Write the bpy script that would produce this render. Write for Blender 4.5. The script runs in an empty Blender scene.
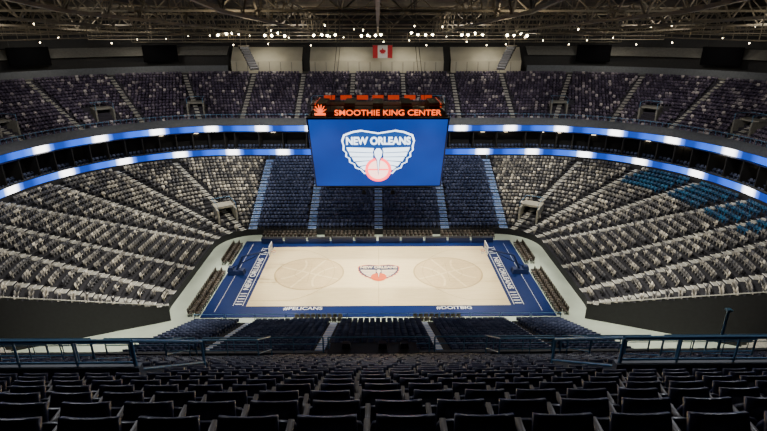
import bpy, math, random
import numpy as np
from mathutils import Vector, Matrix
random.seed(4); rng=np.random.default_rng(7)
scene=bpy.context.scene
COL=scene.collection

# ---------------------------------------------------------------- materials
def newmat(name):
    m=bpy.data.materials.new(name); m.use_nodes=True
    nt=m.node_tree; b=nt.nodes['Principled BSDF']
    return m,nt,b
def mat(name,c,rough=.6,metal=0,var=.15,scale=3.0,emis=None,es=0,spec=.5):
    m,nt,b=newmat(name)
    b.inputs['Roughness'].default_value=rough; b.inputs['Metallic'].default_value=metal
    b.inputs['Specular IOR Level'].default_value=spec
    if var>0:
        tc=nt.nodes.new('ShaderNodeTexCoord'); n=nt.nodes.new('ShaderNodeTexNoise')
        n.inputs['Scale'].default_value=scale; n.inputs['Detail'].default_value=4
        r=nt.nodes.new('ShaderNodeValToRGB')
        r.color_ramp.elements[0].position=.3; r.color_ramp.elements[1].position=.7
        r.color_ramp.elements[0].color=[x*(1-var) for x in c]+[1]
        r.color_ramp.elements[1].color=[min(1,x*(1+var)) for x in c]+[1]
        nt.links.new(tc.outputs['Object'],n.inputs['Vector']); nt.links.new(n.outputs['Fac'],r.inputs['Fac'])
        nt.links.new(r.outputs['Color'],b.inputs['Base Color'])
    else:
        b.inputs['Base Color'].default_value=(*c,1)
    if emis:
        b.inputs['Emission Color'].default_value=(*emis,1); b.inputs['Emission Strength'].default_value=es
    return m
def seatmat(name,stops,rough=.45):
    m,nt,b=newmat(name)
    a=nt.nodes.new('ShaderNodeAttribute'); a.attribute_name='rnd'
    r=nt.nodes.new('ShaderNodeValToRGB'); r.color_ramp.interpolation='LINEAR'
    e=r.color_ramp.elements
    e[0].position=stops[0][0]; e[0].color=(*stops[0][1],1)
    e[1].position=stops[-1][0]; e[1].color=(*stops[-1][1],1)
    for p,c in stops[1:-1]:
        k=e.new(p); k.color=(*c,1)
    nt.links.new(a.outputs['Fac'],r.inputs['Fac']); nt.links.new(r.outputs['Color'],b.inputs['Base Color'])
    b.inputs['Roughness'].default_value=rough
    return m
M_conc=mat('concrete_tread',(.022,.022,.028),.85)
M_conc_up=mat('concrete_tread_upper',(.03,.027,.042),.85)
M_step=mat('aisle_step',(.42,.41,.36),.8)
M_stepu=mat('aisle_step_upper',(.28,.27,.25),.8)
M_stepb=mat('aisle_step_blue',(.18,.34,.72),.7)
M_floor=mat('floor_concrete',(.56,.65,.53),.6,scale=.4,var=.1)
M_dark=mat('dark_wall',(.02,.02,.022),.8)
M_black=mat('black_metal',(.012,.012,.014),.5)
M_steel=mat('roof_steel',(.17,.145,.105),.6)
M_deck=mat('roof_deck',(.05,.041,.03),.9,scale=.3,var=.4)
M_beige=mat('beige_wall',(.42,.40,.32),.8,scale=.3)
M_gray=mat('gray_wall',(.20,.195,.18),.8)
M_fascia=mat('fascia_paint',(.10,.11,.13),.6)
M_blue=mat('court_apron_blue',(.002,.016,.10),.5,var=.08,spec=.2)
M_white=mat('white_paint',(.8,.8,.78),.5,var=.05)
M_navy=mat('navy_paint',(.008,.02,.08),.5,var=.05)
M_org=mat('orange_paint',(.62,.09,.015),.5,var=.05)
M_rail=mat('rail_blue',(.10,.26,.44),.4,.1)
M_board=mat('matte_board',(.004,.004,.005),1,spec=0)
M_light=mat('lamp_lens',(1,1,1),.4,emis=(1,.86,.55),es=60,var=0)
M_light2=mat('small_lamp_lens',(1,1,1),.4,emis=(1,.82,.5),es=18,var=0)
M_warm=mat('suite_lamp',(1,1,1),.4,emis=(1,.8,.5),es=5,var=0)
M_red=mat('sign_red_emission',(.1,0,0),.4,emis=(1,.11,.02),es=2.8,var=0)
M_redd=mat('sign_red_dim',(.1,0,0),.4,emis=(1,.08,.02),es=.45,var=0)
M_swhite=mat('screen_white',(0,0,0),.4,emis=(.72,.86,1),es=3.8,var=0)
M_sblue=mat('screen_navy',(0,0,0),.4,emis=(.025,.12,.5),es=1.0,var=0)
M_sred=mat('screen_red',(0,0,0),.4,emis=(1,.06,.08),es=5,var=0)
M_spink=mat('screen_pink',(0,0,0),.4,emis=(1,.55,.45),es=4.5,var=0)
M_side=seatmat('seat_plastic_lower',[(0,(.055,.056,.065)),(.4,(.15,.145,.14)),(.8,(.36,.335,.285)),(1,(.80,.74,.61))])  # pale top stop paints specular highlights into the colour of random seats
M_cent=seatmat('seat_plastic_navy',[(0,(.035,.052,.12)),(.6,(.058,.08,.17)),(1,(.11,.135,.25))],.6)
M_teal=seatmat('seat_plastic_teal',[(0,(.008,.035,.09)),(1,(.02,.13,.27))])
M_up=seatmat('seat_plastic_upper',[(0,(.036,.028,.055)),(.6,(.085,.068,.12)),(.88,(.15,.125,.18)),(1,(.62,.56,.58))])  # last stop is a painted glint, giving scattered seats a bright speckle
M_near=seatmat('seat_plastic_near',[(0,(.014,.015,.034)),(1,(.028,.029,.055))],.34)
M_arm=mat('armrest_plastic',(.09,.075,.065),.4)

M_wood,nt,b=newmat('court_hardwood')
tc=nt.nodes.new('ShaderNodeTexCoord'); br=nt.nodes.new('ShaderNodeTexBrick')
br.inputs['Scale'].default_value=1.0; br.inputs['Brick Width'].default_value=1.6; br.inputs['Row Height'].default_value=.12
br.inputs['Mortar Size'].default_value=.004
br.inputs['Color1'].default_value=(.80,.62,.33,1); br.inputs['Color2'].default_value=(.86,.69,.39,1); br.inputs['Mortar'].default_value=(.7,.53,.27,1)
nt.links.new(tc.outputs['Object'],br.inputs['Vector']); nt.links.new(br.outputs['Color'],b.inputs['Base Color'])
b.inputs['Roughness'].default_value=.35; b.inputs['Specular IOR Level'].default_value=.3
M_woodd=mat('hardwood_stain',(.50,.34,.15),.4,var=.06)
M_woodl=mat('hardwood_light_stain',(.68,.50,.25),.4,var=.06)

M_screen,nt,b=newmat('screen_blue')
tc=nt.nodes.new('ShaderNodeTexCoord'); gr=nt.nodes.new('ShaderNodeTexNoise'); gr.inputs['Scale'].default_value=.16
r=nt.nodes.new('ShaderNodeValToRGB'); r.color_ramp.elements[0].position=.3; r.color_ramp.elements[0].color=(.010,.042,.30,1)
r.color_ramp.elements[1].position=.7; r.color_ramp.elements[1].color=(.018,.08,.52,1)
nt.links.new(tc.outputs['Object'],gr.inputs['Vector']); nt.links.new(gr.outputs['Fac'],r.inputs['Fac'])
nt.links.new(r.outputs['Color'],b.inputs['Emission Color']); b.inputs['Emission Strength'].default_value=1.0
b.inputs['Base Color'].default_value=(0,0,0,1)

M_rib,nt,b=newmat('ribbon_board_led')
a=nt.nodes.new('ShaderNodeAttribute'); a.attribute_name='rnd'
mul=nt.nodes.new('ShaderNodeMath'); mul.operation='MULTIPLY'; mul.inputs[1].default_value=1/8.5
fr=nt.nodes.new('ShaderNodeMath'); fr.operation='FRACT'
r=nt.nodes.new('ShaderNodeValToRGB'); e=r.color_ramp.elements
e[0].position=0; e[0].color=(.005,.035,.26,1); e[1].position=1; e[1].color=(.005,.035,.26,1)
for p,c in [(.18,(.006,.04,.28)),(.33,(.03,.10,.4)),(.42,(1,1,1)),(.55,(1,1,1)),(.64,(.03,.09,.4)),(.72,(.002,.012,.10)),(.86,(.002,.012,.10))]:
    k=e.new(p); k.color=(*c,1)
nt.links.new(a.outputs['Fac'],mul.inputs[0]); nt.links.new(mul.outputs[0],fr.inputs[0]); nt.links.new(fr.outputs[0],r.inputs['Fac'])
nt.links.new(r.outputs['Color'],b.inputs['Emission Color']); b.inputs['Emission Strength'].default_value=6
b.inputs['Base Color'].default_value=(0,0,0,1)

# ---------------------------------------------------------------- mesh builder
class MB:
    def __init__(s): s.v=[]; s.f=[]; s.m=[]; s.mats=[]; s.a=[]
    def mi(s,m):
        if m not in s.mats: s.mats.append(m)
        return s.mats.index(m)
    def poly(s,pts,m,at=None):
        i=len(s.v); s.v+= [tuple(p) for p in pts]; s.f.append(tuple(range(i,i+len(pts)))); s.m.append(s.mi(m))
        s.a+= at if at else [0.5]*len(pts)
    def box(s,c,d,m,rot=None,taper=1):
        x,y,z=[q/2 for q in d]; i=len(s.v)
        P=[(-x,-y,-z),(x,-y,-z),(x,y,-z),(-x,y,-z),(-x*taper,-y*taper,z),(x*taper,-y*taper,z),(x*taper,y*taper,z),(-x*taper,y*taper,z)]
        for p in P:
            q=Vector(p)
            if rot is not None: q=rot@q
            s.v.append((q.x+c[0],q.y+c[1],q.z+c[2]))
        k=s.mi(m)
        for f in [(0,3,2,1),(4,5,6,7),(0,1,5,4),(1,2,6,5),(2,3,7,6),(3,0,4,7)]:
            s.f.append(tuple(i+j for j in f)); s.m.append(k)
        s.a+=[.5]*8
    def tube(s,p,q,r,m,n=6,r2=None):
        p=Vector(p);q=Vector(q);d=(q-p).normalized()
        if d.length==0: return
        u=d.orthogonal().normalized(); w=d.cross(u); i=len(s.v); r2=r if r2 is None else r2
        for c,rr in ((p,r),(q,r2)):
            for k in range(n):
                a=2*math.pi*k/n; s.v.append(tuple(c+u*math.cos(a)*rr+w*math.sin(a)*rr))
        mi=s.mi(m)
        for k in range(n):
            s.f.append((i+k,i+(k+1)%n,i+n+(k+1)%n,i+n+k)); s.m.append(mi)
        s.f.append(tuple(i+k for k in range(n))[::-1]); s.m.append(mi)
        s.f.append(tuple(i+n+k for k in range(n))); s.m.append(mi)
        s.a+=[.5]*(2*n)
    def path(s,pts,r,m,n=6):
        for a,b_ in zip(pts[:-1],pts[1:]): s.tube(a,b_,r,m,n)
    def obj(s,name,parent=None,smooth=False):
        me=bpy.data.meshes.new(name); me.from_pydata(s.v,[],s.f)
        for m in s.mats: me.materials.append(m)
        me.polygons.foreach_set('material_index',s.m)
        at=me.attributes.new('rnd','FLOAT','POINT'); at.data.foreach_set('value',s.a)
        if smooth: me.polygons.foreach_set('use_smooth',[True]*len(s.f))
        me.update()
        o=bpy.data.objects.new(name,me); COL.objects.link(o)
        if parent: o.parent=parent
        return o
def empty(name,loc=(0,0,0)):
    o=bpy.data.objects.new(name,None); o.location=loc; COL.objects.link(o); return o
def text(name,body,size,M,m,parent=None,ext=.0,bold=0):
    c=bpy.data.curves.new(name,'FONT'); c.body=body; c.size=size; c.align_x='CENTER'; c.align_y='CENTER'; c.extrude=ext; c.offset=bold
    c.materials.append(m); o=bpy.data.objects.new(name,c); COL.objects.link(o); o.matrix_world=M
    if parent: o.parent=parent; o.matrix_parent_inverse=Matrix.Identity(4); o.matrix_local=parent.matrix_basis.inverted()@M
    return o

# ---------------------------------------------------------------- plan curves
def LP(a,b,r,seg,u):
    cx,cy=a-r,b-r
    if seg==0: return (-cx+2*cx*u,b,0,-1)
    if seg==2: return (a,cy-2*cy*u,-1,0)
    if seg==4: return (cx-2*cx*u,-b,0,1)
    if seg==6: return (-a,-cy+2*cy*u,1,0)
    A={1:90,3:0,5:-90,7:180}[seg]-90*u; A=math.radians(A); c,s=math.cos(A),math.sin(A)
    sx={1:1,3:1,5:-1,7:-1}[seg]; sy={1:1,3:-1,5:-1,7:1}[seg]
    return (sx*cx+r*c, sy*cy+r*s,-c,-s)
def seglen(a,b,r,seg):
    if seg in(0,4): return 2*(a-r)
    if seg in(2,6): return 2*(b-r)
    return r*math.pi/2
LBp=lambda t:(22.7+25.3*t,12.5+15.5*t,5.2+18.3*t)
LBz=lambda t:0.9+6.7*t
UBp=lambda t:(50+15*t,30.5+12.5*t,25+11*t)
UBz=lambda t:13.5+7.0*t
UGAP=19/45
ALL=[(5,1-UGAP,1),(6,0,1),(7,0,1),(0,0,1),(1,0,1),(2,0,1),(3,0,UGAP)]
OPEN=[(5,.5,1),(6,0,1),(7,0,1),(0,0,1),(1,0,1),(2,0,1),(3,0,.5)]
def samples(segs,n=45):
    out=[]
    for (s,u0,u1) in segs:
        k=n if s%2 else 12
        for i in range(k):
            ua=i/k; ub=(i+1)/k
            if ua>=u0-1e-6 and ub<=u1+1e-6: out.append((s,ua,ub))
    return out
def ring(mb,pa,za,pb,zb,segs,m,al=False):
    L=0
    for (s,ua,ub) in samples(segs):
        A=LP(*pa,s,ua);B=LP(*pa,s,ub);C=LP(*pb,s,ub);D=LP(*pb,s,ua)
        d=math.hypot(A[0]-B[0],A[1]-B[1])
        mb.poly([(A[0],A[1],za),(B[0],B[1],za),(C[0],C[1],zb),(D[0],D[1],zb)],m,[L,L+d,L+d,L] if al else None)
        L+=d
off=lambda p,d:(p[0]+d,p[1]+d,p[2]+d)

# ---------------------------------------------------------------- seats scatter
def tmpl_boxes(bs):
    V=[];F=[]
    for c,d,rx in bs:
        R=Matrix.Rotation(rx,3,'X'); i=len(V); x,y,z=[q/2 for q in d]
        for p in [(-x,-y,-z),(x,-y,-z),(x,y,-z),(-x,y,-z),(-x*.88,-y,z),(x*.88,-y,z),(x*.88,y,z),(-x*.88,y,z)]:
            q=R@Vector(p); V.append((q.x+c[0],q.y+c[1],q.z+c[2]))
        for f in [(0,3,2,1),(4,5,6,7),(0,1,5,4),(1,2,6,5),(2,3,7,6),(3,0,4,7)]: F.append([i+j for j in f])
    return np.array(V),np.array(F)
SEAT_LO=tmpl_boxes([((0,-.05,.60),(.49,.05,.46),.2),((0,.12,.50),(.44,.36,.07),.9),((0,.05,.2),(.1,.12,.4),0)])
def scatter(name,T,S,mats,parent=None,mi=None,smooth=False):
    V,F=T; S=np.array(S,dtype=float); n=len(S)
    if n==0: return
    p=S[:,:3]; nx=S[:,3];ny=S[:,4]
    X=np.stack([ny,-nx,0*nx],1); Y=np.stack([nx,ny,0*nx],1)
    W=p[:,None,:]+V[None,:,0:1]*X[:,None,:]+V[None,:,1:2]*Y[:,None,:]
    W[:,:,2]+=V[None,:,2]
    W=W.reshape(-1,3); FF=(F[None]+ (np.arange(n)*len(V))[:,None,None]).reshape(-1,4)
    me=bpy.data.meshes.new(name); me.vertices.add(len(W)); me.vertices.foreach_set('co',W.ravel())
    me.loops.add(FF.size); me.loops.foreach_set('vertex_index',FF.ravel().astype(np.int32))
    me.polygons.add(len(FF)); me.polygons.foreach_set('loop_start',(np.arange(len(FF))*4).astype(np.int32))
    me.polygons.foreach_set('loop_total',np.full(len(FF),4,dtype=np.int32))
    for m in mats: me.materials.append(m)
    if mi is not None: me.polygons.foreach_set('material_index',np.tile(np.array(mi,dtype=np.int32),n))
    me.update(calc_edges=True)
    at=me.attributes.new('rnd','FLOAT','POINT'); at.data.foreach_set('value',np.repeat(rng.random(n),len(V)))
    if smooth: me.polygons.foreach_set('use_smooth',np.ones(len(FF),dtype=bool))
    o=bpy.data.objects.new(name,me); COL.objects.link(o)
    if parent: o.parent=parent
    return o

def aisle_seg(Pf,seg,u): a=LP(*Pf(0),seg,u);b_=LP(*Pf(1),seg,u); return ((a[0],a[1]),(b_[0],b_[1]))
def bowl_seats(Pf,Zf,N,segs,aisles,skip=None,pitch=.56):
    out=[]
    for k in range(N):
        t=(k+.42)/N; z=Zf(k/N); prm=Pf(t)
        for (s,u0,u1) in segs:
            L=seglen(*prm,s)*(u1-u0); n=int(L/pitch)
            for j in range(n):
                u=u0+(u1-u0)*(j+.5)/n
                if skip and skip(s,u,t): continue
                x,y,nx,ny=LP(*prm,s,u); ok=True
                for (p0,p1) in aisles:
                    ax=p0[0]+(p1[0]-p0[0])*t; ay=p0[1]+(p1[1]-p0[1])*t
                    if (ax-x)**2+(ay-y)**2<.72**2: ok=False;break
                if ok: out.append((x,y,z,nx,ny,t))
    return out
def build_aisles(mb,Zf,N,aisles,m,w=1.1):
    for (p0,p1) in aisles:
        P0=Vector((*p0,0));P1=Vector((*p1,0)); d=(P1-P0); L=d.length; d.normalize(); rot=Matrix.Rotation(math.atan2(d.y,d.x),3,'Z')
        dz=Zf(1/N)-Zf(0)
        for k in range(N):
            z=Zf(k/N)
            for h in (0,1):
                t=(k+.25+.5*h)/N; c=P0.lerp(P1,t)
                hh=.04 if h==0 else dz*.5
                mb.box((c.x,c.y,z+hh/2),(L/N*.5,w,hh),m,rot)
                mb.box((c.x-d.x*L/N*.22,c.y-d.y*L/N*.22,z+hh+.01),(.08,w,.02),M_white,rot)

# ---------------------------------------------------------------- floor + court
fl=MB(); fl.poly([(-70,-60,0),(70,-60,0),(70,60,0),(-70,60,0)],M_floor); fl.obj('floor')
ct=MB(); ct.box((0,0,.04),(37.6,20,.08),M_blue); ct.box((0,0,.05),(29.0,15.7,.09),M_wood)
zc=.10
def strip(mb,pts,w,m,z):
    pts=[Vector((p[0],p[1],0)) for p in pts]; n=len(pts); L=[];R=[]
    for i,p in enumerate(pts):
        d=(pts[min(i+1,n-1)]-pts[max(i-1,0)])
        if (pts[0]-pts[-1]).length<1e-4 and i in(0,n-1): d=pts[1]-pts[n-2]
        d.normalize(); q=Vector((-d.y,d.x,0))*w/2; L.append(p+q); R.append(p-q)
    for i in range(n-1):
        mb.poly([(*R[i].xy,z),(*R[i+1].xy,z),(*L[i+1].xy,z),(*L[i].xy,z)],m)
def arc(cx,cy,r,a0,a1,n=40): return [(cx+r*math.cos(math.radians(a0+(a1-a0)*i/n)),cy+r*math.sin(math.radians(a0+(a1-a0)*i/n))) for i in range(n+1)]
LM=M_woodd
for sx in(-1,1):
    bx=sx*14.33
    cx=sx*8.6
    ct.poly([(x,y,zc) for x,y in arc(cx,.0,4.3,0,360,60)[:-1]],M_woodd)
    ct.poly([(x,y,zc+.006) for x,y in arc(cx,.0,4.12,0,360,60)[:-1]],M_woodl)
    R3=math.radians(25)*sx
    def rt(pts): return [(cx+(x-cx)*math.cos(R3)-y*math.sin(R3),(x-cx)*math.sin(R3)+y*math.cos(R3)) for x,y in pts]
    strip(ct,rt([(cx-4.1,0),(cx+4.1,0)]),.26,M_wood,zc+.012); strip(ct,rt([(cx,-4.1),(cx,4.1)]),.26,M_wood,zc+.015)
    strip(ct,rt(arc(cx-4.9,0,3.8,-47,47)),.26,M_wood,zc+.018); strip(ct,rt(arc(cx+4.9,0,3.8,133,227)),.26,M_wood,zc+.021)
    for y in(-2.44,2.44): strip(ct,[(bx,y),(bx-sx*5.77,y)],.05,LM,zc+.026)
    strip(ct,[(bx-sx*5.8,-2.44),(bx-sx*5.8,2.44)],.05,LM,zc+.028)
    strip(ct,arc(bx-sx*5.8,0,1.83,0,360),.05,LM,zc+.032)
    hx=bx-sx*1.6
    A=arc(hx,0,7.24,-68,68) if sx<0 else arc(hx,0,7.24,112,248)
    strip(ct,A,.05,LM,zc+.026)
    for y in(-6.7,6.7): strip(ct,[(bx,y),(bx-sx*4.3,y)],.05,LM,zc+.029)
    strip(ct,[(sx*14.9,-7.7),(sx*14.9,7.7)],.07,M_white,.09)
    strip(ct,[(sx*15.95,-7.7),(sx*15.95,7.7)],.07,M_white,.09)
    for k in range(26):
        y=-7.4+k*.59
        if abs(y)>5.0: strip(ct,[(sx*15.05,y),(sx*15.8,y)],.18,M_white,.09)
strip(ct,[(0,-7.62),(0,-2.2)],.05,LM,zc+.03); strip(ct,[(0,2.2),(0,7.62)],.05,LM,zc+.03)
strip(ct,[(-17.6,-9.0),(-17.6,9.0)],.04,M_white,.09); strip(ct,[(17.6,-9.0),(17.6,9.0)],.04,M_white,.09)
court=ct.obj('basketball_court')
def floorM(x,y,rz,z=.115): return Matrix.Translation((x,y,z))@Matrix.Rotation(rz,4,'Z')
text('sideline_lettering','#PELICANS',.85,floorM(-8.2,-8.4,0),M_white,court,bold=.01)
text('sideline_lettering','#DOITBIG',.85,floorM(8.2,-8.4,0),M_white,court,bold=.01)
wide=Matrix.Diagonal((1.4,1,1,1))
text('baseline_lettering','NEW ORLEANS',.88,floorM(-15.42,0,math.pi/2)@wide,M_white,court,bold=.02)
text('baseline_lettering','NEW ORLEANS',.88,floorM(15.42,0,-math.pi/2)@wide,M_white,court,bold=.02)

WING=[(0,.66),(-.25,.70),(-.5,.74),(-.75,.70),(-1.0,.60),(-1.06,.42),(-1.02,.28),(-1.03,.14),(-.95,.06),(-.96,-.06),(-.86,-.12),(-.85,-.24),(-.72,-.30),(-.68,-.42),(-.52,-.48),(-.42,-.6),(0,-.6)]
def emblem(parent,Mx,S,dz,mw,mn,mr,ball,sy=1,mo=None,ts=.34):
    mo=mo or mw
    g=MB()
    def P(pts,m,l):
        g.poly([tuple(Mx@Vector((x*S,y*S*sy,l*dz))) for x,y in pts],m)
    full=WING+[(-x,y) for x,y in WING[::-1][1:-1]]
    def fan(pts,c,m,l):
        for a,b_ in zip(pts,pts[1:]+pts[:1]): P([c,a,b_],m,l)
    fan([(x*1.09,y*1.12) for x,y in full],(0,.05),mo,1)
    fan([(x*1.04,y*1.05) for x,y in full],(0,.05),mn,2)
    for s in(-1,1):
        F=[((.14,.22),(1.0,.25),(.95,.11),(.16,.07)),((.15,.05),(.93,.08),(.88,-.06),(.17,-.07)),((.16,-.09),(.84,-.09),(.77,-.23),(.17,-.19)),((.2,-.21),(.72,-.26),(.62,-.40),(.25,-.32)),((.28,-.34),(.58,-.43),(.46,-.54),(.3,-.46))]
        for f in F: P([(s*x,y) for x,y in f],mw,3)
    circ=[(math.cos(a)*.42,math.sin(a)*.42-.52) for a in [2*math.pi*i/36 for i in range(36)]]
    P(circ,mr,4); P([(x*.78,(y+.52)*.78-.52) for x,y in circ],ball,5)
    P([(-.32,-.49),(.32,-.49),(.32,-.54),(-.32,-.54)],mr,6)
    P([(-.15,-.05),(-.17,.12),(-.08,.27),(.08,.27),(.17,.12),(.15,-.05),(.06,-.2),(0,-.74),(-.06,-.2)],mn,7)
    P([(-.11,-.03),(-.13,.11),(-.05,.22),(.05,.22),(.13,.11),(.11,-.03),(.035,-.18),(0,-.66),(-.035,-.18)],mw,8)
    g.obj('emblem_shape',parent)
    text('emblem_lettering','NEW ORLEANS',ts*S,Mx@Matrix.Translation((0,.46*S*sy,9*dz))@Matrix.Diagonal((.86,sy,1,1)),mw,parent,bold=.014*S)
M_cream=mat('cream_paint',(.75,.62,.42),.5,var=.05)
emblem(court,Matrix.Translation((0,.1,.10)),2.3,.012,M_cream,M_navy,M_org,M_org,sy=1.1,mo=M_org)

# ---------------------------------------------------------------- hoops
M_glassb=mat('backboard_glass',(.5,.55,.6),.1,var=0)
def hoop(sx):
    m=MB(); X=sx*14.33
    m.box((X+sx*3.2,0,.36),(2.0,1.1,.55),M_navy,taper=.85)
    m.box((X+sx*3.9,0,.75),(.8,.9,.5),M_navy,taper=.7)
    m.tube((X+sx*3.2,0,.5),(X+sx*2.3,0,2.4),.14,M_navy,8); m.tube((X+sx*2.3,0,2.4),(X-sx*1.0,0,3.2),.11,M_navy,8)
    m.tube((X+sx*3.8,0,.8),(X+sx*.2,0,2.7),.07,M_navy,8)
    bx=X-sx*1.2
    m.box((bx,0,3.45),(.04,1.8,1.05),M_glassb)
    for y in(-.9,.9): m.box((bx,y,3.45),(.07,.06,1.1),M_white)
    for z in(2.93,3.97): m.box((bx,0,z),(.07,1.86,.07),M_white)
    for y in(-.3,.3): m.box((bx-sx*.03,y,3.28),(.02,.04,.45),M_white)
    for z in(3.06,3.5): m.box((bx-sx*.03,0,z),(.02,.6,.04),M_white)
    rc=(bx-sx*.38,0)
    c=[(rc[0]+.23*math.cos(a),.23*math.sin(a),3.05) for a in [2*math.pi*i/20 for i in range(21)]]
    m.path(c,.02,M_org,6); m.tube((bx,0,3.05),(bx-sx*.15,0,3.05),.03,M_org)
    for i in range(12):
        a=2*math.pi*i/12
        for a2 in(a+.4,a-.4): m.tube((rc[0]+.23*math.cos(a),.23*math.sin(a),3.05),(rc[0]+.12*math.cos(a2),.12*math.sin(a2),2.62),.008,M_white,4)
    m.obj('basketball_hoop')
hoop(-1);hoop(1)

# ---------------------------------------------------------------- lower bowl
NL=21
LBE=empty('lower_bowl_seating')
lb=MB()
NX=18.3
for k in range(NL):
    t0,t1=k/NL,(k+1)/NL
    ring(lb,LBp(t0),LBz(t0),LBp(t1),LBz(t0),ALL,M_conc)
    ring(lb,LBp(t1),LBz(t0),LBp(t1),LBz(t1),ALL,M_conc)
    for s,u in((3,UGAP),(5,1-UGAP)):
        A=LP(*LBp(t0),s,u);B=LP(*LBp(t1),s,u)
        lb.poly([(A[0],A[1],0),(B[0],B[1],0),(B[0],B[1],LBz(t0)+.9),(A[0],A[1],LBz(t0)+.9)],M_dark)
        lb.tube((A[0],A[1],LBz(t0)+.92),(B[0],B[1],LBz(t1)+.92),.06,M_step,5)
    y0,y1=-(12.5+15.5*t0),-(12.5+15.5*t1)
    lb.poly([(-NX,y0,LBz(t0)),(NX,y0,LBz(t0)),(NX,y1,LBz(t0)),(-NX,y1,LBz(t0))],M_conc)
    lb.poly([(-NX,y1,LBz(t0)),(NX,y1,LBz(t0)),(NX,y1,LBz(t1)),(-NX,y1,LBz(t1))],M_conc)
    for x in(-NX,NX): lb.poly([(x,y0,0),(x,y1,0),(x,y1,LBz(t0)+.5),(x,y0,LBz(t0)+.5)],M_dark)
ring(lb,LBp(0),0,LBp(0),LBz(0)+.05,ALL,M_dark)
lb.poly([(-NX,-12.5,0),(NX,-12.5,0),(NX,-12.5,1),(-NX,-12.5,1)],M_dark)
ring(lb,LBp(.8),0,LBp(.8),5.2,[(3,UGAP,1),(4,0,1),(5,0,1-UGAP)],M_dark)
ring(lb,LBp(.8),5.2,LBp(1.1),5.2,[(3,UGAP,1),(4,0,1),(5,0,1-UGAP)],M_dark)
for sx in(-1,1):
    for k in range(8):
        lb.box((sx*(31.5+.45*k),-18.6,.16+.14*k),(.45,2.4,.32+.28*k),M_step)
    lb.path([(sx*20.2,-23.4,0),(sx*20.2,-23.4,1.1),(sx*31.9,-23.4,1.1),(sx*31.9,-23.4,0)],.04,M_step)
    for k in range(1,13): lb.tube((sx*(20.2+.9*k),-23.4,0),(sx*(20.2+.9*k),-23.4,1.1),.03,M_step)
lb.obj('terrace',LBE)
la=[((x,12.5),(x,28)) for x in(0,-9.8,9.8,-18.5,18.5)]
la2=[aisle_seg(LBp,1,(90-a)/90) for a in(66,44,22,2)]+[aisle_seg(LBp,7,a/90) for a in(66,44,22,2)]
la2+=[((22.7,y),(48,y*.8)) for y in(-.2,-6.2)]+[((-22.7,y),(-48,y*.8)) for y in(-.2,-6.2)]
la2+=[aisle_seg(LBp,3,.22),aisle_seg(LBp,5,.78)]
lan=[((x,-12.5),(x,-28)) for x in(-13,-4.5,4.5,13)]
sts=MB(); build_aisles(sts,LBz,NL,la,M_stepb,1.2); build_aisles(sts,LBz,NL,la2,M_step,.8); build_aisles(sts,LBz,NL,lan,M_stepb,.7); sts.obj('stairs',LBE)
S=bowl_seats(LBp,LBz,NL,ALL,la+la2,lambda s,u,t:((s==1 and abs(u-.34)<.05 and .05<t<.38) or (s==7 and abs(u-.66)<.05 and .05<t<.38)))
cen=[q for q in S if abs(q[0])<18.5 and q[1]>0]
for k in range(NL):
    y=-(12.5+15.5*(k+.42)/NL); 
    for x in np.arange(-18,18.1,.56):
        if min(abs(abs(x)-13),abs(abs(x)-4.5))<.6: continue
        cen.append((x,y,LBz(k/NL),0,1,0))
tl=[q for q in S if q[0]>30 and q[1]>-3 and q[5]>.76 and q[1]<19]
ss=set(map(id,cen+tl)); rest=[q for q in S if id(q) not in ss]
scatter('seats_sideline',SEAT_LO,[q[:5] for q in cen],[M_cent],LBE)
scatter('seats_club',SEAT_LO,[q[:5] for q in tl],[M_teal],LBE)
scatter('seats_general',SEAT_LO,[q[:5] for q in rest],[M_side],LBE)
hr=MB()
for x in(-18.5,18.5,-9.8,9.8,0):
    for k in range(0,NL,4):
        t=k/NL; y=12.5+15.5*t; z=LBz(t)
        hr.path([(x,y,z),(x,y,z+.95),(x,y+1.6,z+1.6),(x,y+1.6,z+.6)],.03,M_rail)
for x0 in np.arange(-NX,NX-1,3.05):
    hr.path([(x0,-12.5,.9),(x0,-12.5,1.95),(x0+2.9,-12.5,1.95),(x0+2.9,-12.5,.9)],.035,M_rail)
hr.obj('aisle_handrail',LBE)

def portal(name,x,y,z,nx,ny,w=3.0,h=2.3,d=3.0,m=M_beige,parent=None):
    g=MB(); R=Matrix.Rotation(math.atan2(-nx,ny),3,'Z')
    def bx(c,dm,mm): 
        q=R@Vector(c); g.box((x+q.x,y+q.y,z+q.z),dm,mm,R)
    bx((-w/2,-d/2,h*.5),(.25,d,h),m); bx((w/2,-d/2,h*.5),(.25,d,h),m); bx((0,-d*.7,h),(w+.25,d*.6,.3),m)
    bx((0,-d+.1,h/2),(w,.1,h),M_black); bx((0,-d/2,.03),(w,d,.06),m)  # black end sheet stands in for the shade inside the opening
    for sx in(-1,1):
        a=[Vector((sx*w/2,-d,h+.9)),Vector((sx*w/2,0,h+.9)),Vector((sx*w/2,0,h))]
        a=[R@p+Vector((x,y,z)) for p in a]; g.path(a,.035,M_rail)
    p=[R@Vector(q)+Vector((x,y,z)) for q in((-w/2,-d,h+.9),(w/2,-d,h+.9))]; g.path(p,.035,M_rail)
    g.obj(name,parent)
for s,u in((1,.34),(7,.66)):
    x,y,nx,ny=LP(*LBp(.12),s,u); portal('tunnel_portal',x,y,LBz(.08),nx,ny,2.6,2.2,3.5,M_beige,LBE)

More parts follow.
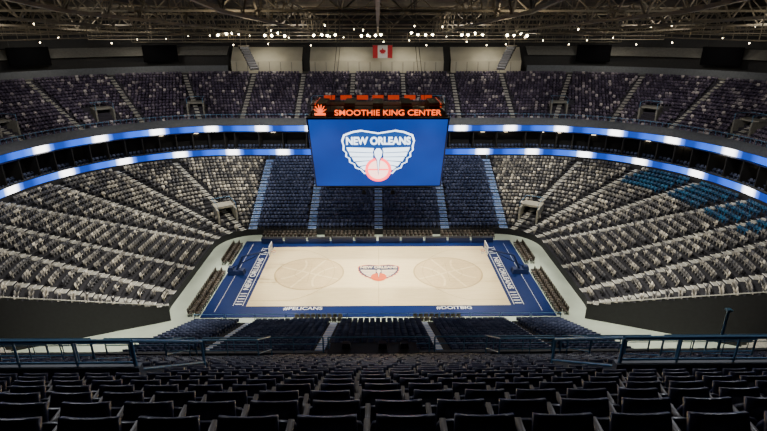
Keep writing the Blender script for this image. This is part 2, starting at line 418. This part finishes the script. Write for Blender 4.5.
# ---------------------------------------------------------------- suites + ribbons
SUE=empty('suite_level')
su=MB(); P1=LBp(1)
ring(su,P1,7.6,P1,8.35,OPEN,M_dark)
ring(su,off(P1,0),8.3,off(P1,4),8.3,OPEN,M_conc)
ring(su,off(P1,3.8),8.3,off(P1,3.8),13.4,OPEN,M_dark)
ring(su,off(P1,.9),12.0,off(P1,4),12.0,OPEN,M_dark)
ring(su,off(P1,1.6),13.2,off(P1,2.6),13.5,OPEN,M_fascia)
ring(su,off(P1,1.6),12.95,off(P1,1.6),13.9,OPEN,M_fascia)
ring(su,off(P1,-.02),9.25,off(P1,.8),9.25,OPEN,M_fascia)
ring(su,off(P1,.8),8.3,off(P1,.8),9.25,OPEN,M_dark)
i=0
for (s,ua,ub) in samples(OPEN):
    i+=1
    if s%2 and i%3: continue
    x,y,nx,ny=LP(*off(P1,2.4),s,ua); R=Matrix.Rotation(math.atan2(ny,nx),3,'Z')
    su.box((x,y,10.2),(2.6,.15,3.6),M_dark,R)
    x,y,nx,ny=LP(*off(P1,3.6),s,(ua+ub)/2)
    if random.random()<.4: su.box((x,y,11.5),(.2,.7,.12),M_warm,Matrix.Rotation(math.atan2(ny,nx),3,'Z'))
su.obj('suite_structure',SUE)
sr=[]
for d in(1.5,2.5):
    for (s,u0,u1) in OPEN:
        prm=off(P1,d); n=int(seglen(*prm,s)*(u1-u0)/.62)
        for j in range(n):
            x,y,nx,ny=LP(*prm,s,u0+(u1-u0)*(j+.5)/n); sr.append((x,y,8.35+(d-1.5)*.4,nx,ny))
scatter('suite_seats',SEAT_LO,sr,[M_cent],SUE)
for nm,d,z0,z1 in(('led_ribbon_board',-.05,8.3,9.25),('led_ribbon_board',1.5,12.05,13.0)):
    g=MB(); ring(g,off(P1,d),z0,off(P1,d),z1,OPEN,M_rib,al=True); ring(g,off(P1,d+.15),z0-.05,off(P1,d+.15),z1+.05,OPEN,M_black)
    ring(g,off(P1,d),z1,off(P1,d+.15),z1+.05,OPEN,M_black); g.obj(nm)

# ---------------------------------------------------------------- upper bowl
NU=17
UBE=empty('upper_bowl_seating')
ub=MB()
for k in range(NU):
    t0,t1=k/NU,(k+1)/NU
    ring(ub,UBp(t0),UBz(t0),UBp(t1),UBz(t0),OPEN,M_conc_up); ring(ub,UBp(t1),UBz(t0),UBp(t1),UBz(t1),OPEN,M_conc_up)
ring(ub,UBp(0),12.6,UBp(0),14.1,OPEN,M_fascia)
ub.obj('terrace',UBE)
ua=[((x,30.5),(x,43)) for x in(-23.5,-14.1,-4.7,4.7,14.1,23.5)]
for a in(78,58,38,18): ua+=[aisle_seg(UBp,1,(90-a)/90),aisle_seg(UBp,7,a/90)]
ua+=[((50,0),(65,0)),((-50,0),(-65,0)),aisle_seg(UBp,3,.2),aisle_seg(UBp,5,.8)]
g=MB(); build_aisles(g,UBz,NU,ua,M_stepu,.75); g.obj('stairs',UBE)
vom=[(0,.30),(0,.70),(7,.53),(7,.86),(1,.14),(1,.47),(7,.2),(1,.8)]
def vskip(s,u,t):
    for (vs,vu) in vom:
        if s==vs:
            w=2.0/seglen(*UBp(t),s)
            if abs(u-vu)<w and .12<t<.42: return True
    return False
S=bowl_seats(UBp,UBz,NU,OPEN,ua,vskip)
scatter('seats',SEAT_LO,[q[:5] for q in S],[M_up],UBE)
for s,u in vom:
    x,y,nx,ny=LP(*UBp(.16),s,u); portal('vomitory_portal',x,y,UBz(.12),nx,ny,2.6,2.0,3.0,M_gray,UBE)
g=MB()
prm=off(UBp(0),.1)
for (s,ua_,ub_) in samples(OPEN):
    A=LP(*prm,s,ua_);B=LP(*prm,s,ub_); g.tube((A[0],A[1],14.75),(B[0],B[1],14.75),.035,M_rail,5); g.tube((A[0],A[1],14.1),(A[0],A[1],14.75),.03,M_rail,5)
g.obj('guardrail',UBE)

# ---------------------------------------------------------------- walls, concourse
PU=UBp(1); zt=UBz(1)
w=MB()
ring(w,PU,zt,off(PU,5),zt,OPEN,M_gray)
ring(w,off(PU,5),zt,off(PU,5),32,OPEN,M_dark)
w.obj('wall_far')
w=MB()
yb=PU[1]
for x0,x1 in((-28,-14.5),(-13,12.6),(14,27.5)):
    w.box(((x0+x1)/2,yb+1.2,zt+1.1),(x1-x0,.3,2.2),M_beige)
    w.poly([(x0,yb+1.1,zt+2.2),(x1,yb+1.1,zt+2.2),(x1,yb+3.4,zt+4.6),(x0,yb+3.4,zt+4.6)],M_beige)
    for x in np.arange(x0+1,x1,2.1): w.box((x,yb+1.0,zt+1.0),(.12,.1,2.0),M_gray)
for (s,u0,u1) in samples([(7,0,1),(1,0,1),(6,0,1),(2,0,1)]):
    prm=off(PU,2.2); A=LP(*prm,s,u0);B=LP(*prm,s,u1)
    z1=zt+1.3
    w.poly([(A[0],A[1],zt),(B[0],B[1],zt),(B[0],B[1],z1),(A[0],A[1],z1)],M_fascia)
    prm2=off(PU,4.5); C=LP(*prm2,s,u1);D=LP(*prm2,s,u0)
    w.poly([(A[0],A[1],z1+1.9),(B[0],B[1],z1+1.9),(C[0],C[1],z1+3.4),(D[0],D[1],z1+3.4)],M_gray)
w.obj('wall_concourse')
for px in(-62,-41,41,62):
    g=MB(); seg=7 if px<0 else 1
    u={-62:.45,-41:.80,41:.20,62:.55}[px]
    x,y,nx,ny=LP(*off(PU,1.5),seg,u); R=Matrix.Rotation(math.atan2(ny,nx)-math.pi/2,3,'Z')
    g.box((x,y,zt+3.6),(6.0,.4,3.0),M_board,R); g.box((x+nx*.22,y+ny*.22,zt+3.6),(5.6,.05,2.6),M_board,R)
    for q in(-2.5,2.5):
        v=R@Vector((q,0,0)); g.tube((x+v.x,y+v.y,zt+4.4),(x+v.x,y+v.y,29),.05,M_black)
    g.obj('hanging_video_board')
g=MB(); g.box((0,-64,16),(140,.5,36),M_dark); g.obj('wall_near')
for sx,nm in((-1,'wall_left'),(1,'wall_right')):
    g=MB(); g.box((sx*71,-30,16),(.5,70,36),M_dark); g.obj(nm)

# ---------------------------------------------------------------- roof
def zr(y): return 29.6-(y+20)*.032 if y>-20 else 29.6+(-20-y)*.11
g=MB()
ys=[-64,-20,0,20,49]
for a,b_ in zip(ys[:-1],ys[1:]): g.poly([(-72,a,zr(a)+3.4),(72,a,zr(a)+3.4),(72,b_,zr(b_)+3.4),(-72,b_,zr(b_)+3.4)],M_deck)
g.obj('ceiling')
g=MB()
for x in np.arange(-63,64,10.5):
    yy=list(np.arange(-41,48,5.5))
    for a,b_ in zip(yy[:-1],yy[1:]):
        g.tube((x,a,zr(a)),(x,b_,zr(b_)),.18,M_steel,4); g.tube((x,a,zr(a)+2.8),(x,b_,zr(b_)+2.8),.16,M_steel,4)
        g.tube((x,a,zr(a)),(x,(a+b_)/2,zr(a)+2.8),.09,M_steel,4); g.tube((x,(a+b_)/2,zr(a)+2.8),(x,b_,zr(b_)),.09,M_steel,4)
for y in np.arange(-24.5,48,14.5):
    z=zr(y)+.6; xx=list(np.arange(-66,67,5.25))
    for a,b_ in zip(xx[:-1],xx[1:]):
        g.tube((a,y,z),(b_,y,z),.13,M_steel,4); g.tube((a,y,z+2.2),(b_,y,z+2.2),.13,M_steel,4)
        g.tube((a,y,z),((a+b_)/2,y,z+2.2),.07,M_steel,4); g.tube(((a+b_)/2,y,z+2.2),(b_,y,z),.07,M_steel,4)
g.obj('roof_truss')
def catwalk(p,q,z):
    g=MB(); p=Vector((*p,z));q=Vector((*q,z)); d=(q-p); L=d.length; d.normalize(); n=Vector((-d.y,d.x,0))*.6
    R=Matrix.Rotation(math.atan2(d.y,d.x),3,'Z'); c=(p+q)/2
    g.box(tuple(c),(L,1.2,.08),M_steel,R)
    for s in(-1,1):
        for h in(.55,1.05): g.tube(tuple(p+n*s+Vector((0,0,h))),tuple(q+n*s+Vector((0,0,h))),.035,M_steel,4)
        k=int(L/3)
        for i in range(k+1):
            a=p+d*(L*i/k)+n*s; g.tube(tuple(a),tuple(a+Vector((0,0,1.05))),.03,M_steel,4)
            if i%3==0: g.tube(tuple(a),(a.x,a.y,zr(a.y)+3),.04,M_steel,4)
    g.obj('catwalk')
for y,z,xw in((26,26.9,44),(8,27.9,50),(40,26.2,44)): catwalk((-xw,y),(xw,y),z)
for x in(-50,-30,30,50): catwalk((x,-15),(x,40),27.6)
catwalk((-12,6),(-30,38),27.9);catwalk((12,6),(30,38),27.9)

def fixture(g,x,y,z,r=.28,m=M_light):
    d=Vector((-x*.5,-y-8,-22)).normalized(); p=Vector((x,y,z)); 
    g.tube(tuple(p),tuple(p-d*.5),r,M_black,8,r*.6)
    g.tube(tuple(p+d*.04),tuple(p+d*.22),r*.95,m,8,r*.6)
g=MB()
for x0 in(-22.5,-15.5,-8.0,-.8,6.8,14.5,21.5):
    for k in range(4): fixture(g,x0-1.6+k*1.0+random.uniform(-.15,.15),25.2,27.6+random.uniform(-.15,.25),.19)
g.obj('arena_floodlight')
g=MB()
for i in range(34):
    x=-58+i*3.5+random.uniform(-.8,.8)
    fixture(g,x,39+random.uniform(-2,.5) - max(0,abs(x)-34)*.9,26.2+random.uniform(-.5,1.2),.10,M_light2)
for i in range(14):
    fixture(g,random.uniform(-50,50),random.uniform(0,20),28.2+random.uniform(0,.9),.07,M_light2)
g.obj('catwalk_lamps')
g=MB()
for x in(-24,-19,-8,-2.5,3,8.5,18,23): g.tube((x,yb+2.2,zt+3.0),(x,yb+2.2,zt+2.8),.12,M_light2,8)
for s,us in((7,(.15,.3,.5,.62,.9)),(1,(.1,.38,.5,.7,.85))):
    for u in us:
        x,y,nx,ny=LP(*off(PU,3),s,u); g.tube((x,y,zt+3.4),(x,y,zt+3.2),.13,M_light2,8)
g.obj('concourse_downlight')

# ---------------------------------------------------------------- scoreboard
sb=empty('center_hung_scoreboard')
g=MB()
T=[(-7.3,-4.6),(7.3,-4.6),(7.3,4.6),(-7.3,4.6)]; B=[(-6.75,-3.9),(6.75,-3.9),(6.75,3.9),(-6.75,3.9)]
zt_,zb_=20.0,12.45
for i in range(4):
    j=(i+1)%4
    g.poly([(*B[i],zb_),(*B[j],zb_),(*T[j],zt_),(*T[i],zt_)],M_black)
g.poly([(*p,zt_) for p in T],M_black); g.poly([(*p,zb_) for p in B[::-1]],M_black)
g.box((0,0,12.25),(11.5,6.2,.4),M_black)
g.box((0,0,20.25),(12.5,7.6,.5),M_black)
g.path([(-7.3,-4.65,20.05),(7.3,-4.65,20.05)],.05,M_gray,4)
for x in(-6.9,-3.5,0,3.5,6.9):
    for y in(-3.6,3.6): g.tube((x,y,20),(x,y,21.1),.06,M_black)
for y in(-3.6,3.6): g.path([(-6.9,y,21.1),(6.9,y,21.1)],.07,M_black)
for x in(-6.9,6.9): g.path([(x,-3.6,21.1),(x,3.6,21.1)],.07,M_black)
for x in(-5,5):
    for y in(-3,3): g.tube((x,y,20.4),(x*.7,y*.7,31.5),.03,M_black)
for x in(-6,-3,0,3,6): g.box((x,0,20.8),(1.1,4,.6),M_black)
for x in(-1.6,1.6):
    g.tube((x,-2.2,12.2),(x,-2.2,11.5),.05,M_black); g.box((x,-2.2,11.3),(.5,.4,.4),M_black,taper=.7)
g.obj('scoreboard_body',sb)
def faceM(c,sgn):
    X=Vector((sgn,0,0)); U=Vector((0,-.7*sgn,7.55)).normalized(); N=X.cross(U)
    return Matrix(((X.x,U.x,N.x,c[0]),(X.y,U.y,N.y,c[1]),(X.z,U.z,N.z,c[2]),(0,0,0,1)))
for sgn in(1,-1):
    Mx=faceM((0,-4.25*sgn,16.225),sgn); g=MB()
    g.poly([tuple(Mx@Vector(p)) for p in((-6.62,-3.62,.05),(6.62,-3.62,.05),(7.12,3.62,.05),(-7.12,3.62,.05))],M_screen)
    g.obj('screen_face',sb)
    emblem(sb,Mx@Matrix.Translation((0,-.1,.06)),3.3,.012,M_swhite,M_sblue,M_sred,M_spink,sy=.97)
for sgn in(1,-1):
    g=MB(); g.poly([(sgn*(6.82),-3.7,12.7),(sgn*6.82,3.7,12.7),(sgn*7.34,4.3,19.8),(sgn*7.34,-4.3,19.8)],M_screen); g.obj('side_screen',sb)
R90=Matrix.Rotation(math.pi/2,4,'X')
text('sign_lettering','SMOOTHIE KING CENTER',.8,Matrix.Translation((1.0,-4.2,20.42))@R90@Matrix.Diagonal((1.17,1,1,1)),M_red,sb,ext=.05,bold=.005)
g=MB()
for a in range(6):
    an=math.radians(25+a*26); g.tube((-5.9,-4.2,20.4),(-5.9+.7*math.cos(an),-4.2,20.45+.85*math.sin(an)),.11,M_red,6,.03)
g.box((-5.9,-4.2,20.3),(1.1,.2,.2),M_red)
for x in(-5.6,-3.7,-1.8,0,1.8,3.7,5.6): g.box((x,3.5,21.0),(1.3,.1,.5),M_redd)
for x in(-6.6,6.6):
    for y in(-2,0,2): g.box((x,y,20.9),(.1,1.4,.4),M_redd)
g.obj('sign_crown',sb)

# ---------------------------------------------------------------- line arrays, flag
for sx in(-1,1):
    g=MB(); x=sx*19.2; y=20; z=25.9
    for i in range(9):
        R=Matrix.Rotation(-sx*.5,3,'Z')@Matrix.Rotation(.06*i,3,'X')
        g.box((x- sx*0.16*i,y-.05*i*i*.12,z-.34*i),(1.2,.8,.31),M_black,R)
    for q in(-.4,.4): g.tube((x+q,y,z+.1),(x+q,y,30),.03,M_steel)
    g.box((x,y,z+.25),(1.4,1.0,.12),M_steel); g.obj('line_array_speaker')
M_fred=mat('flag_red',(.5,.02,.03),.8,var=.05); M_fw=mat('flag_white',(.75,.75,.75),.8,var=.05)
g=MB(); x=-.9; y=38; z=23.5; W_=3.5; H=2.2
def q(x0,x1,z0,z1,m):
    n=max(1,int((x1-x0)/.3))
    for i in range(n):
        a=x0+(x1-x0)*i/n; b_=x0+(x1-x0)*(i+1)/n; f=lambda s:.08*math.sin(s*3)
        g.poly([(x+a,y+f(a),z+z0),(x+b_,y+f(b_),z+z0),(x+b_,y+f(b_),z+z1),(x+a,y+f(a),z+z1)],m)
q(0,W_*.25,0,H,M_fred); q(W_*.25,W_*.75,0,H,M_fw); q(W_*.75,W_,0,H,M_fred)
lf=[(0,-.7),(.06,-.35),(.45,-.42),(.38,-.25),(.75,.08),(.62,.14),(.7,.42),(.4,.36),(.25,.52),(.2,.35),(.0,.85)]
lf=lf+[(-a,b_) for a,b_ in lf[::-1][1:-1]]
c=(x+W_/2,y-.12,z+H/2)
for a,b_ in zip(lf,lf[1:]+lf[:1]): g.poly([c,(c[0]+a[0]*.8,c[1],c[2]+a[1]*.8),(c[0]+b_[0]*.8,c[1],c[2]+b_[1]*.8)],M_fred)
g.tube((x-.1,y,z+H+.02),(x+W_+.1,y,z+H+.02),.04,M_steel)
for s in(0,W_): g.tube((x+s,y,z+H),(x+s,y,29),.015,M_steel,4)
g.obj('hanging_flag')

# ---------------------------------------------------------------- courtside furniture
CH=tmpl_boxes([((0,-.2,.68),(.46,.05,.5),.12),((0,.02,.45),(.46,.44,.07),0),((-.2,.18,.21),(.04,.04,.42),0),((.2,.18,.21),(.04,.04,.42),0),((-.2,-.18,.21),(.04,.04,.42),0),((.2,-.18,.21),(.04,.04,.42),0)])
M_chair=seatmat('courtside_chair_vinyl',[(0,(.03,.024,.018)),(1,(.10,.08,.06))])
cs=[]
for sx in(-1,1):
    for row in range(2):
        for y in np.arange(-9.6,8.8,.56):
            if abs(y-1.5)<1.2: continue
            cs.append((sx*(19.15+row*.75),y,.0,-sx,0))
for row in range(2):
    for x in np.arange(-16.5,17,.56):
        if abs(abs(x)-8.5)<.6 or abs(x)<.5: continue
        cs.append((x,10.7+row*.9,0,0,-1))
for x0,x1 in((-8.5,-4.0),(3.8,8.3)):
    for row in range(2):
        for x in np.arange(x0,x1,.56): cs.append((x,-10.5-row*.8,0,0,1))
scatter('courtside_chairs',CH,cs,[M_chair])
g=MB()
for x in np.arange(-15,15.1,3.3):
    if abs(x)<.9: continue
    g.box((x,9.4,.83),(3.0,.6,.05),M_black); g.box((x,9.12,.48),(3.0,.04,.66),M_navy)
    for s in(-1.4,1.4): g.box((x+s,9.5,.44),(.05,.4,.72),M_black)
g.obj('scorers_table')

# ---------------------------------------------------------------- near upper deck
CAMZ=28.5; CAMY=-55.4
def nz(D): return CAMZ-3.55-(D-2.9)*.70
RUN=.85; RISE=.595; PIT=.60
NDE=empty('near_deck_seating')
VX0,VX1,VD0,VD1=5.2,8.9,8.9,12.4
g=MB(); near=[]
rows=[2.9+RUN*i for i in range(-2,24)]
for D in rows:
    y=CAMY+D; z=nz(D)
    xs=[(-34,34)] if not(VD0<D<VD1) else [(-34,-VX1),(-VX0,VX0),(VX1,34)]
    for xa,xb in xs:
        g.poly([(xa,y-.45,z),(xb,y-.45,z),(xb,y+.40,z),(xa,y+.40,z)],M_conc_up)
        g.poly([(xa,y+.40,z),(xb,y+.40,z),(xb,y+.40,z-RISE),(xa,y+.40,z-RISE)],M_conc_up)
    ri=round((D-2.9)/RUN); o_=random.uniform(-.28,.28)
    for i in range(-60,61):
        x=(i+.5)*PIT+o_
        if abs(x)>33: continue
        if VD0-.1<D<VD1+.3 and VX0-.35<abs(x)<VX1+.35: continue
        if ri>=21 and (abs(abs(x)-8.0)<2.3): continue
        near.append((x,y,z,0,1))
Df=rows[-1]; yf=CAMY+Df+.4; zf=nz(Df)-RISE
g.poly([(-34,yf,zf),(34,yf,zf),(34,yf+1.3,zf),(-34,yf+1.3,zf)],M_conc)
g.box((0,yf+1.35,zf-.3),(68,.2,1.3),M_fascia)
for sx in(-1,1):
    za=nz(VD0); zb=nz(VD1); y0=CAMY+VD0; y1=CAMY+VD1; xm=sx*(VX0+VX1)/2
    g.box((xm,(y0+y1)/2,zb-.1),(VX1-VX0,y1-y0,.12),M_gray)
    g.box((xm,y0,(za+1.0+zb)/2),(VX1-VX0+.2,.18,za+1.0-zb),M_fascia)
    for x in(VX0,VX1):
        g.poly([(sx*x,y0,zb-.1),(sx*x,y1,zb-.1),(sx*x,y1,zb+.95),(sx*x,y0,za+.95)],M_fascia)
for x in(-30,-18,-6,6,18,30):
    for y in(-36,-44,-52): 
        zz=nz(y-CAMY)-3; g.box((x,y,zz/2),(.8,.8,zz),M_gray)
    a=Vector((x,yf+1,zf-3)); b_=Vector((x,-60,nz(-60-CAMY)-3.4)); g.tube(a,b_,.4,M_gray,4)
g.obj('terrace',NDE)

def near_seat():
    V=[];F=[];MI=[]
    def shell(fn,nu,nv,th,mi):
        i0=len(V)
        for side in(0,1):
            for j in range(nv+1):
                for i in range(nu+1):
                    p=fn(i/nu*2-1,j/nv); V.append((p[0],p[1]+ (th if side else 0)*p[3],p[2]+(th if side else 0)*p[4]))
        n1=(nu+1)*(nv+1); idx=lambda s,i,j:i0+s*n1+j*(nu+1)+i
        for j in range(nv):
            for i in range(nu):
                F.append([idx(0,i,j),idx(0,i+1,j),idx(0,i+1,j+1),idx(0,i,j+1)]); MI.append(mi)
                F.append([idx(1,i,j+1),idx(1,i+1,j+1),idx(1,i+1,j),idx(1,i,j)]); MI.append(mi)
        for i in range(nu):
            F.append([idx(0,i+1,0),idx(0,i,0),idx(1,i,0),idx(1,i+1,0)]); MI.append(mi)
            F.append([idx(0,i,nv),idx(0,i+1,nv),idx(1,i+1,nv),idx(1,i,nv)]); MI.append(mi)
        for j in range(nv):
            F.append([idx(0,0,j),idx(0,0,j+1),idx(1,0,j+1),idx(1,0,j)]); MI.append(mi)
            F.append([idx(0,nu,j+1),idx(0,nu,j),idx(1,nu,j),idx(1,nu,j+1)]); MI.append(mi)
    def back(u,v):
        hw=.272*(1-.10*max(0,(v-.55)/.45)**2); z=.36+.50*v
        if v>.7: z-=.05*abs(u)**3*((v-.7)/.3)
        y=-.10-.14*v-.035*(1-u*u)+.02
        return (u*hw,y,z,1,0)
    def pan(u,v):
        hw=.245*(1-.08*v); y=-.08+.16*v+.02*u*u; z=.42+.38*v
        return (u*hw,y,z,.9,-.4)
    shell(back,6,6,.05,0); shell(pan,4,4,.05,0)
    def box(c,d,mi,rx=0):
        v,f=tmpl_boxes([(c,d,rx)]); i0=len(V)
        for p in v: V.append(tuple(p))
        for q in f: F.append([i0+k for k in q]); MI.append(mi)
    h=PIT/2
    box((-h,.04,.63),(.055,.40,.035),1); box((-h,-.12,.47),(.035,.09,.32),1); box((-h,-.1,.15),(.05,.07,.3),1); box((-h,-.07,.02),(.09,.25,.04),1)
    return np.array(V),np.array(F),MI
V_,F_,MI_=near_seat()
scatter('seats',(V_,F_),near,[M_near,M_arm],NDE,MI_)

g=MB(); yr=yf+1.3; zr0=zf+.35
for x0,x1 in((-33,-16.4),(-15.6,-10.5),(-10,-3.2),(-2.9,2.9),(3.2,10),(10.5,15.6),(16.4,33)):
    g.path([(x0,yr,zr0),(x0,yr,zr0+1.0),(x1,yr,zr0+1.0),(x1,yr,zr0)],.045,M_rail,8)
    n=max(2,int((x1-x0)/1.6))
    for i in range(1,n): g.tube((x0+(x1-x0)*i/n,yr,zr0),(x0+(x1-x0)*i/n,yr,zr0+1.0),.025,M_rail,6)
    g.path([(x0,yr,zr0+.55),(x1,yr,zr0+.55)],.025,M_rail,6)
g.obj('guardrail',NDE)
g=MB()
def vrail(a,b_,y1,z1,y2,z2,h):
    for x in(a,b_):
        g.path([(x,y1,z1),(x,y1,z1+h),(x,y2,z2+h),(x,y2,z2)],.04,M_rail,8); g.path([(x,y1,z1+h*.55),(x,y2,z2+h*.55)],.028,M_rail,6)
    g.path([(a,y2,z2+h),(b_,y2,z2+h)],.04,M_rail,8); g.path([(a,y2,z2+h*.66),(b_,y2,z2+h*.66)],.025,M_rail,6)
    n=3
    for i in range(1,n): g.tube((a+(b_-a)*i/n,y2,z2+h*.5),(a+(b_-a)*i/n,y2,z2+h),.025,M_rail,6)
for sx in(-1,1):
    y1=yf-.2; y2=yf-2.7
    vrail(sx*5.8,sx*10.2,y1,nz(y1-CAMY)+.2,y2,nz(y2-CAMY),1.75)
    vrail(sx*VX0,sx*VX1,CAMY+VD1,nz(VD1),CAMY+VD0,nz(VD0),1.62)
    y1=CAMY+18.6; y2=CAMY+16.2
    vrail(sx*11.0,sx*14.6,y1,nz(18.6),y2,nz(16.2),1.6)
g.obj('vomitory_handrail',NDE)
g=MB()
g.box((-.3,yf+.2,zf+.65),(4.8,1.3,1.3),M_black); g.box((-.3,yf-.1,zf+1.35),(5.0,.5,.1),M_black)
for x in(-1.8,.2,1.4): g.box((x,yf+.3,zf+1.5),(.5,.4,.4),M_black,taper=.8)
g.obj('camera_platform',NDE)
g=MB()
g.tube((19.7,yr,zf),(19.7,yr,zf+3.0),.08,M_rail,8); g.box((19.7,yr,zf+3.0),(.3,.3,.1),M_rail); g.obj('rail_post',NDE)

# ---------------------------------------------------------------- lights
def spot(x,y,z,tx,ty,tz,P,ang,blend=.6,c=(1,.94,.82),rad=.5):
    l=bpy.data.lights.new('flood_and_fill_spot','SPOT'); l.energy=P; l.spot_size=math.radians(ang); l.spot_blend=blend; l.color=c; l.shadow_soft_size=rad
    o=bpy.data.objects.new('flood_and_fill_spot',l); COL.objects.link(o); o.location=(x,y,z)
    o.rotation_euler=(Vector((tx,ty,tz))-Vector((x,y,z))).to_track_quat('-Z','Y').to_euler()
for x in(-18,-6,6,18):
    for y in(-14,14): spot(x,y,28.6,x*.55,y*.1,0,32000,46,.5)
for sx in(-1,1):
    for y in(-18,0,18): spot(sx*12,y,28.4,sx*34,y*.9,1,29000,68,1)
    spot(sx*22,-30,29.5,sx*33,0,18,5000,110,1)
    spot(sx*16,-14,28.4,sx*25,-14,0,22000,50,1)
for x in(-18,18): spot(x,5,28.2,x*1.1,26,5,14000,80,.9)
spot(0,8,28,0,23,4,13000,75,.9)
for x in(-36,-12,12,36): spot(x,12,28.2,x*1.3,40,17,9000,100,1)
for sx in(-1,1): spot(sx*35,0,28,sx*60,4,17,8000,110,1)
for x in(-14,14): spot(x,-36,32,x*.6,-48,18,3200,120,1,(.9,.93,1))  # added fill spots without fixtures, to brighten the foreground seats
spot(0,-40,32,0,-49,20,1900,120,1,(.9,.93,1))  # one more added fill spot for the foreground rows
for x in(-16,16): spot(x,-22,29.5,x,-32,12,3500,80,1)
for x in(-11,11): spot(x,-8,28.5,x,-18,3,6000,60,1)
for x in(-21,-5,5,21): spot(x,yb-2.5,zt+5.4,x,yb+1.4,zt+1,900,120,1,(1,.9,.7),.2)
for sx in(-1,1):
    for u in(.25,.55,.85):
        x,y,nx,ny=LP(*off(PU,-3),1,u); spot(sx*x,y,zt+5.4,sx*(x-nx*6),y-ny*6,zt+1,500,120,1,(1,.9,.7),.2)
for x in(-36,-12,12,36):
    for y in(-12,26): spot(x,y,27.3,x,y+3,35,1300,160,1,(1,.85,.62),.4)  # added uplights that brighten the roof, standing in for fixture spill

wd=bpy.data.worlds.new('world'); scene.world=wd; wd.use_nodes=True
wd.node_tree.nodes['Background'].inputs[0].default_value=(.02,.022,.03,1); wd.node_tree.nodes['Background'].inputs[1].default_value=.5

# ---------------------------------------------------------------- camera
cd=bpy.data.cameras.new('camera'); cam=bpy.data.objects.new('camera',cd); COL.objects.link(cam); scene.camera=cam
cd.sensor_width=36; cd.lens=36*498/767; cd.clip_end=400
cam.location=(0,CAMY,CAMZ); cam.rotation_euler=(math.radians(90-20.6),0,math.radians(-.62))
